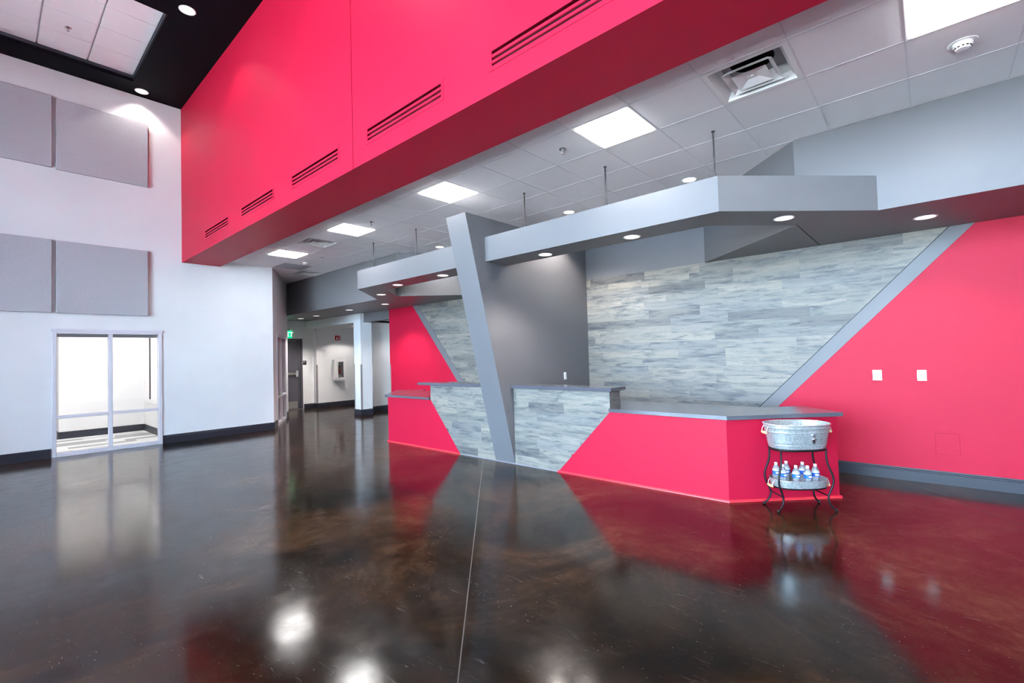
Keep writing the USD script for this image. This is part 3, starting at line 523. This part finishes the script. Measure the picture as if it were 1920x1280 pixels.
# ---------------------------------------------------------------- ceiling fittings
def diffuser(label, loc):
    o = thing('air_diffuser', label, 'air vent', loc, 0, 'square ceiling diffusers'); a, b = TX/2 - .011, TY/2 - .007
    def ringp(s0, z0, s1, z1, t=.003):
        rings = [np.array([(-s0*a, -s0*b, z0), (s0*a, -s0*b, z0), (s0*a, s0*b, z0), (-s0*a, s0*b, z0)]), np.array([(-s1*a, -s1*b, z1), (s1*a, -s1*b, z1), (s1*a, s1*b, z1), (-s1*a, s1*b, z1)])]
        return loft(rings + [r + [0, 0, t] for r in rings[::-1]])
    obj('frame', [ringp(1, -.002, .88, -.001), ringp(.88, -.001, .76, .055), ringp(.76, .055, .75, .13)], WHITEP, o)
    obj('cone', ringp(.60, -.006, .47, .030), WHITEP, o)
    obj('core', [ringp(.41, -.012, .12, .014)], WHITEP, o)
    obj('hub', [cyl((0, 0, .012), (0, 0, .016), .06, 20), cyl((0, 0, .004), (0, 0, .014), .012, 12)], WHITEP, o)
    n_ = 32; t_ = (np.arange(n_) + .5)*2*PI/n_; sq = np.c_[np.cos(t_), np.sin(t_)]/np.maximum(np.abs(np.cos(t_)), np.abs(np.sin(t_)))[:, None]
    obj('plenum', loft([np.c_[sq*[.76*a, .76*b], np.full(n_, .128)], np.c_[np.cos(t_)*.155, np.sin(t_)*.155, np.full(n_, .128)]]), plain_once('plenum_grey', (.34, .35, .38), .6), o)
    obj('duct', [lathe([(.155, .128), (.155, .24), (0, .24)], 28)], DARK, o); return o
for (i, j), lab in zip(DIFF, ('large square air diffuser near the right end of the tile ceiling', 'square air diffuser between the far troffers', 'farthest square air diffuser, against the grey soffit')):
    x, y = cell(i, j); diffuser(lab, (x + TX/2, y + TY/2, ZC))
def sprinkler(label, loc):
    o = thing('sprinkler', label, 'sprinkler', loc, 0, 'sprinkler heads')
    obj('escutcheon', lathe([(0, -.001), (.018, -.010), (.036, -.006), (.040, 0)], 20), CHROME, o, smooth=40)
    obj('frame', [cyl((0, 0, -.03), (0, 0, -.008), .010, 12), tube([(.010, 0, -.022), (.013, 0, -.036), (.004, 0, -.05)], .0025, 6), tube([(-.010, 0, -.022), (-.013, 0, -.036), (-.004, 0, -.05)], .0025, 6)], CHROME, o)
    obj('deflector', [cyl((0, 0, -.054), (0, 0, -.051), .016, 14)], CHROME, o)
sprinkler('chrome sprinkler head beside the troffer above the canopy', (X0 + TX/2, Y0 + TY*1.5, ZC)); sprinkler('small sprinkler head by the second farthest troffer', (X0 + TX/2, Y0 + TY*7.5, ZC))
sprinkler('tiny sprinkler far down the ceiling near the smoke detector', (X0 + TX*1.5, Y0 + TY*12.3, ZC))
sprinkler('sprinkler head in the white coffer of the black ceiling', (.82, 9.62, ZT + .112)); sprinkler('tiny sprinkler under the dark header by the red wall edge', (6.9, 10.32, 2.50))
def smoke(label, loc):
    o = thing('smoke_detector', label, 'smoke detector', loc, 0, 'smoke detectors')
    obj('base', lathe([(0, 0), (.0, -.004), (.078, -.004), (.082, 0)], 28), WHITEP, o, smooth=40)
    obj('body', lathe([(.056, -.004), (.054, -.022), (.046, -.030)], 28), WHITEP, o, smooth=40)
    obj('slot', [bx(-.006, .006, -.0015, .0015, 0, .007).apply_transform(frame_of([.0455*math.cos(a), .0455*math.sin(a), -.038], [-math.sin(a), math.cos(a), 0], [math.cos(a), math.sin(a), 0], [0, 0, 1])) for a in np.arange(12)*PI/6], DARK, o)
    obj('cap', [lathe([(.044, -.029), (.044, -.038), (.036, -.046), (0, -.048)], 28)], WHITEP, o, smooth=40)
smoke('white smoke detector beside the corner troffer at top right', (X0 + TX*1.5, Y0 + TY*-3.5, ZC)); smoke('small far smoke detector near the angled wall', (X0 + TX*1.5, Y0 + TY*13.5, ZC))
def grille(label, y0, y1):
    o = thing('wall_grille', label, 'air vent', (XB0, (y0 + y1)/2, 3.70), 0, 'linear grilles along the red bulkhead'); h = (y1 - y0)/2
    fr = sbox(-h - .03, -.032, h + .03, .155).difference(sbox(-h, .004, h, .120))
    obj('frame', on_x(fr, 0.004, .008), RED, o)
    for z in (.0265, .072): obj('slat', bx(-.002, .016, -h, h, z, z + .0235, .002), RED, o)
    obj('louvre', [on_x([(-h, z), (h, z), (h, z + .011), (-h, z + .011)], .03, .006) for z in (.008, .054, .100)], plain('vent_louvre_grey', (.10, .10, .13), .5) if not stage.GetPrimAtPath('/World/Looks/vent_louvre_grey') else UsdShade.Material.Get(stage, '/World/Looks/vent_louvre_grey'), o)
    obj('shadow_box', bx(.045, .05, -h - .005, h + .005, .0, .126), DARK, o)
for (a, b), lab in zip(SLOT, ('linear red wall grille cut by the top edge of the photo', 'longest fully visible red wall grille, right of the vertical seam', 'red wall grille just left of the vertical seam', 'second red wall grille from the pale wall', 'smallest and farthest red wall grille, next to the pale wall')): grille(lab, a, b)

# ---------------------------------------------------------------- plates on walls
def plate_x(name, label, cat, y, z, w, h, extra):
    o = thing(name, label, cat, (XR, y, z), 0, 'white controls on the red wall')
    obj('plate', bx(-.012, 0, -w/2, w/2, -h/2, h/2, .004), WHITEP, o)
    for n_, mm, mt in extra: obj(n_, mm, mt, o)
plate_x('wall_control', 'blank white wall control on the red wall, closer to the diagonal band', 'wall control', .474, 1.158, .086, .122, [('cover', bx(-.016, -.011, -.036, .036, -.052, .052, .002), WHITEP)])
plate_x('wall_control', 'white wall control with a small dark readout on the red wall, farther right', 'wall control', .089, 1.158, .08, .12, [('cover', bx(-.018, -.011, -.035, .035, -.055, .055, .003), WHITEP), ('readout', bx(-.0188, -.0175, -.018, .016, .030, .036), plain('readout_green', (.06, .16, .13), .3))])
ap = thing('access_panel', 'small red painted access hatch low on the red wall', 'access panel', (XR, -.088, .433))
obj('frame', on_x(sbox(-.118, -.132, .118, .132).difference(sbox(-.0985, -.112, .0985, .112)), 0.0, .005), RED, ap)
obj('door', bx(-.003, .0, -.095, .095, -.1085, .1085, .001), RED, ap); obj('latch', cyl((-.005, -.078, -.01), (-.002, -.078, -.01), .007, 12), RED, ap)
def outlet(label, T, rocker):
    o = thing('outlet' if not rocker else 'wall_switch', label, 'outlet' if not rocker else 'light switch')
    def add(n, mm, mt): mm.apply_transform(T); obj(n, mm, mt, o)
    add('plate', bx(-.035, .035, -.006, 0, -.057, .057, .003), WHITEP)
    if rocker: add('rocker', bx(-.017, .017, -.010, -.005, -.033, .033, .002), plain('switch_grey', (.55, .56, .58), .4))
    else:
        for z in (-.02, .02): add('socket', bx(-.015, .015, -.008, -.005, z - .014, z + .014, .002), plain('socket_white', (.7, .7, .7), .4) if z < 0 else UsdShade.Material.Get(stage, '/World/Looks/socket_white'))
outlet('white rocker switch on the fin wall above the raised ledge', frame_of([6.095, FY0, 1.15], [1, 0, 0], [0, 1, 0], [0, 0, 1]), True)
outlet('white outlet low on the pale wall right of the interior window', frame_of([3.455, YB, .47], [1, 0, 0], [0, 1, 0], [0, 0, 1]), False)

# ---------------------------------------------------------------- beverage tub on its stand
TD = np.array([.647, -.762]); TA = math.atan2(TD[1], TD[0]); TC = (5.079, .980, 0.0)
ZR, ZBT = .79, .565
st = thing('tub_stand', 'black wrought iron stand with curved legs carrying the tub and tray', 'stand', TC, TA)
def leg(sx, sy):
    pts = [(.207, .105, .56), (.206, .105, .46), (.218, .112, .40), (.240, .122, .33), (.246, .126, .27), (.232, .119, .21), (.210, .112, .155), (.203, .11, .11), (.220, .118, .055), (.258, .128, .012)]
    p_ = spline([(sx*x, sy*y, z) for x, y, z in pts], 40)
    g = trimesh.creation.icosphere(2, .014); g.apply_translation([sx*.260, sy*.128, .013])
    return [tube(p_, .0085, 10), g]
for sx in (-1, 1):
    for sy in (-1, 1): obj('leg', leg(sx, sy), BLACKM, st, smooth=60)
ring = np.c_[stadium(.238, .150, 48), np.full(48, .558)]
obj('top_ring', tube(ring, .010, 10, True), BLACKM, st, smooth=True)
for sx in (-1, 1): obj('stretcher', cyl((sx*.209, -.108, .135), (sx*.209, .108, .135), .006, 10), BLACKM, st, smooth=50)
obj('tray_rail', tube(np.c_[stadium(.232, .140, 48), np.full(48, .206)], .006, 8, True), BLACKM, st, smooth=True)
tb = thing('beverage_tub', 'galvanised oval tub with wooden handles on top of the iron stand', 'tub', TC, TA)
def oval(a, b, z): return np.c_[stadium(a, b, 56), np.full(56, z)]
a0, b0, a1, b1 = .240, .150, .280, .195
sec = []
for f_, bump in ((0, 0), (.12, 0), (.15, .003), (.18, 0), (.22, 0), (.25, .003), (.28, 0), (.66, 0), (.69, .004), (.72, 0), (.84, 0), (.87, .004), (.90, 0), (1.0, 0)):
    z = ZBT + .004 + (ZR - ZBT - .004)*f_; sec.append(oval(a0 + (a1 - a0)*f_ + bump, b0 + (b1 - b0)*f_ + bump, z))
inner = [oval(a1 - .004, b1 - .004, ZR), oval(a0 - .004, b0 - .004, ZBT + .012)]
obj('shell', loft(sec + inner, True, True), GALV, tb, smooth=50)
obj('rim', tube(oval(a1, b1, ZR), .006, 8, True), plain('bright_rim_steel', (.72, .75, .76), .3, .8), tb, smooth=True)
def handle(parent, sx, x, z, drop, w, out=.02):
    h_ = obj('handle', tube(spline([(sx*x, -w, z), (sx*(x + out*.8), -w*.95, z - drop*.5), (sx*(x + out), -w*.8, z - drop), (sx*(x + out), 0, z - drop), (sx*(x + out), w*.8, z - drop), (sx*(x + out*.8), w*.95, z - drop*.5), (sx*x, w, z)], 30), .0035, 8), WHITEM, parent, smooth=True)
    obj('grip', lathe([(0, -.042), (.009, -.042), (.013, -.02), (.014, 0), (.013, .02), (.009, .042), (0, .042)], 14).apply_transform(frame_of([sx*(x + out), 0, z - drop], [1, 0, 0], [0, 0, 1], [0, -1, 0])), WOODGRIP, h_, smooth=50, label='pale wooden grip')
for sx in (-1, 1): handle(tb, sx, .276, .765, .055, .045, .022)
em = obj('emblem', [trimesh.creation.icosphere(2, .017).apply_transform(np.diag([1, .55, 1, 1.0])).apply_translation([.052, -.182, .665]), cyl((.052, -.175, .70), (.052, -.193, .70), .012, 16), cyl((.052, -.18, .672), (.080, -.186, .668), .005, 10)], CHROME, tb, smooth=50, label='small silver tap on the tub front')
obj('tap_spout', [bx(.040, .049, -.192, -.178, .634, .650, .003), bx(.054, .063, -.192, -.178, .634, .650, .003), cyl((.0515, -.184, .638), (.0515, -.184, .622), .004, 8)], BLACKM, tb)
tr = thing('tray', 'galvanised oval tray of water bottles low in the iron stand', 'tray', (TC[0], TC[1], 0), TA)
ZTR = .215
obj('shell', loft([oval(.236, .148, ZTR), oval(.246, .158, ZTR + .066), oval(.243, .155, ZTR + .066), oval(.232, .144, ZTR + .006)], True, True), GALV, tr, smooth=40)
obj('rim', tube(oval(.2455, .1575, ZTR + .066), .0035, 8, True), plain('tray_rim_steel', (.70, .72, .73), .3, .8), tr, smooth=True)
for sx in (-1, 1): handle(tr, sx, .243, ZTR + .05, .05, .042, .018)
# water bottles
BH = .205
prof = [(0, .002), (.026, 0), (.0315, .006), (.0315, .018), (.0300, .024), (.0315, .030), (.0315, .046), (.0300, .052), (.0315, .058), (.0320, .078), (.0320, .124), (.0325, .128), (.031, .140), (.024, .160), (.015, .176), (.0125, .182), (.0125, .190)]
prof = [(r_, z_*.93) for r_, z_ in prof]
def bottle(label, loc, rz):
    o = thing('water_bottle', label, 'bottle', loc, rz, 'bottled water at the tub')
    obj('body', lathe(prof, 24), PET, o, smooth=True)
    obj('label_band', lathe([(.0326, .080), (.0328, .084), (.0328, .110), (.0326, .114)], 24), BLUE, o, smooth=True, label='blue wrap label')
    patch = np.array([(.0333*math.cos(a), .0333*math.sin(a), z) for a, z in [(-PI/2 + s_, .0965 + q*.009*math.sqrt(max(0, 1 - (s_/.62)**2))) for q in (-1, 1) for s_ in np.linspace(-.62, .62, 11)]])
    f_ = np.vstack([[(i, i + 1, i + 12), (i, i + 12, i + 11)] for i in range(10)]); obj('white_mark', trimesh.Trimesh(patch, f_, process=False), WHITEP, o, label='white mark on the label')
    obj('clear_shoulder_wrap', lathe([(.0325, .115), (.0327, .119), (.0305, .131)], 24), plain('frosted_white_wrap', (.8, .83, .86), .4) if not stage.GetPrimAtPath('/World/Looks/frosted_white_wrap') else UsdShade.Material.Get(stage, '/World/Looks/frosted_white_wrap'), o, smooth=True)
    obj('cap', lathe([(0, .192), (.0125, .192), (.0140, .189), (.0140, .174), (.0150, .173), (.0150, .170), (.012, .170)], 18), WHITEP, o, smooth=40); return o
def tub_local(x, y): c, s = math.cos(TA), math.sin(TA); return (TC[0] + c*x - s*y, TC[1] + s*x + c*y)
BOT = [(tub_local(*q), l_) for q, l_ in zip([(-.170, .058), (-.155, -.030), (-.055, .095), (-.064, -.083), (.070, .046), (.028, -.106), (.134, -.045)], ['water bottle at the left end of the tray', 'water bottle right behind the front left stand leg', 'water bottle standing at the back left of the tray', 'water bottle at the front middle of the tray', 'water bottle at the back, right of the front middle one', 'water bottle in front of its right hand neighbour, front right of the tray', 'rightmost water bottle on the tray'])]
b_first = None
for (x, y), lab in BOT:
    p_ = (x, y, ZTR + .0085)
    if b_first is None: b_first = bottle(lab, p_, TA + rng.uniform(-.2, .2))
    else: dup(b_first, lab, p_, TA + rng.uniform(-.3, .3))
for k, ((x, y), lab) in enumerate(zip(((-.12, -.03), (-.03, .02), (.05, -.03)), ('left bottle whose cap peeps over the tub rim', 'middle bottle whose cap peeps over the tub rim', 'right bottle whose cap peeps over the tub rim'))):
    X, Y = tub_local(x, y); dup(b_first, lab, (X, Y, ZBT + .014), TA)
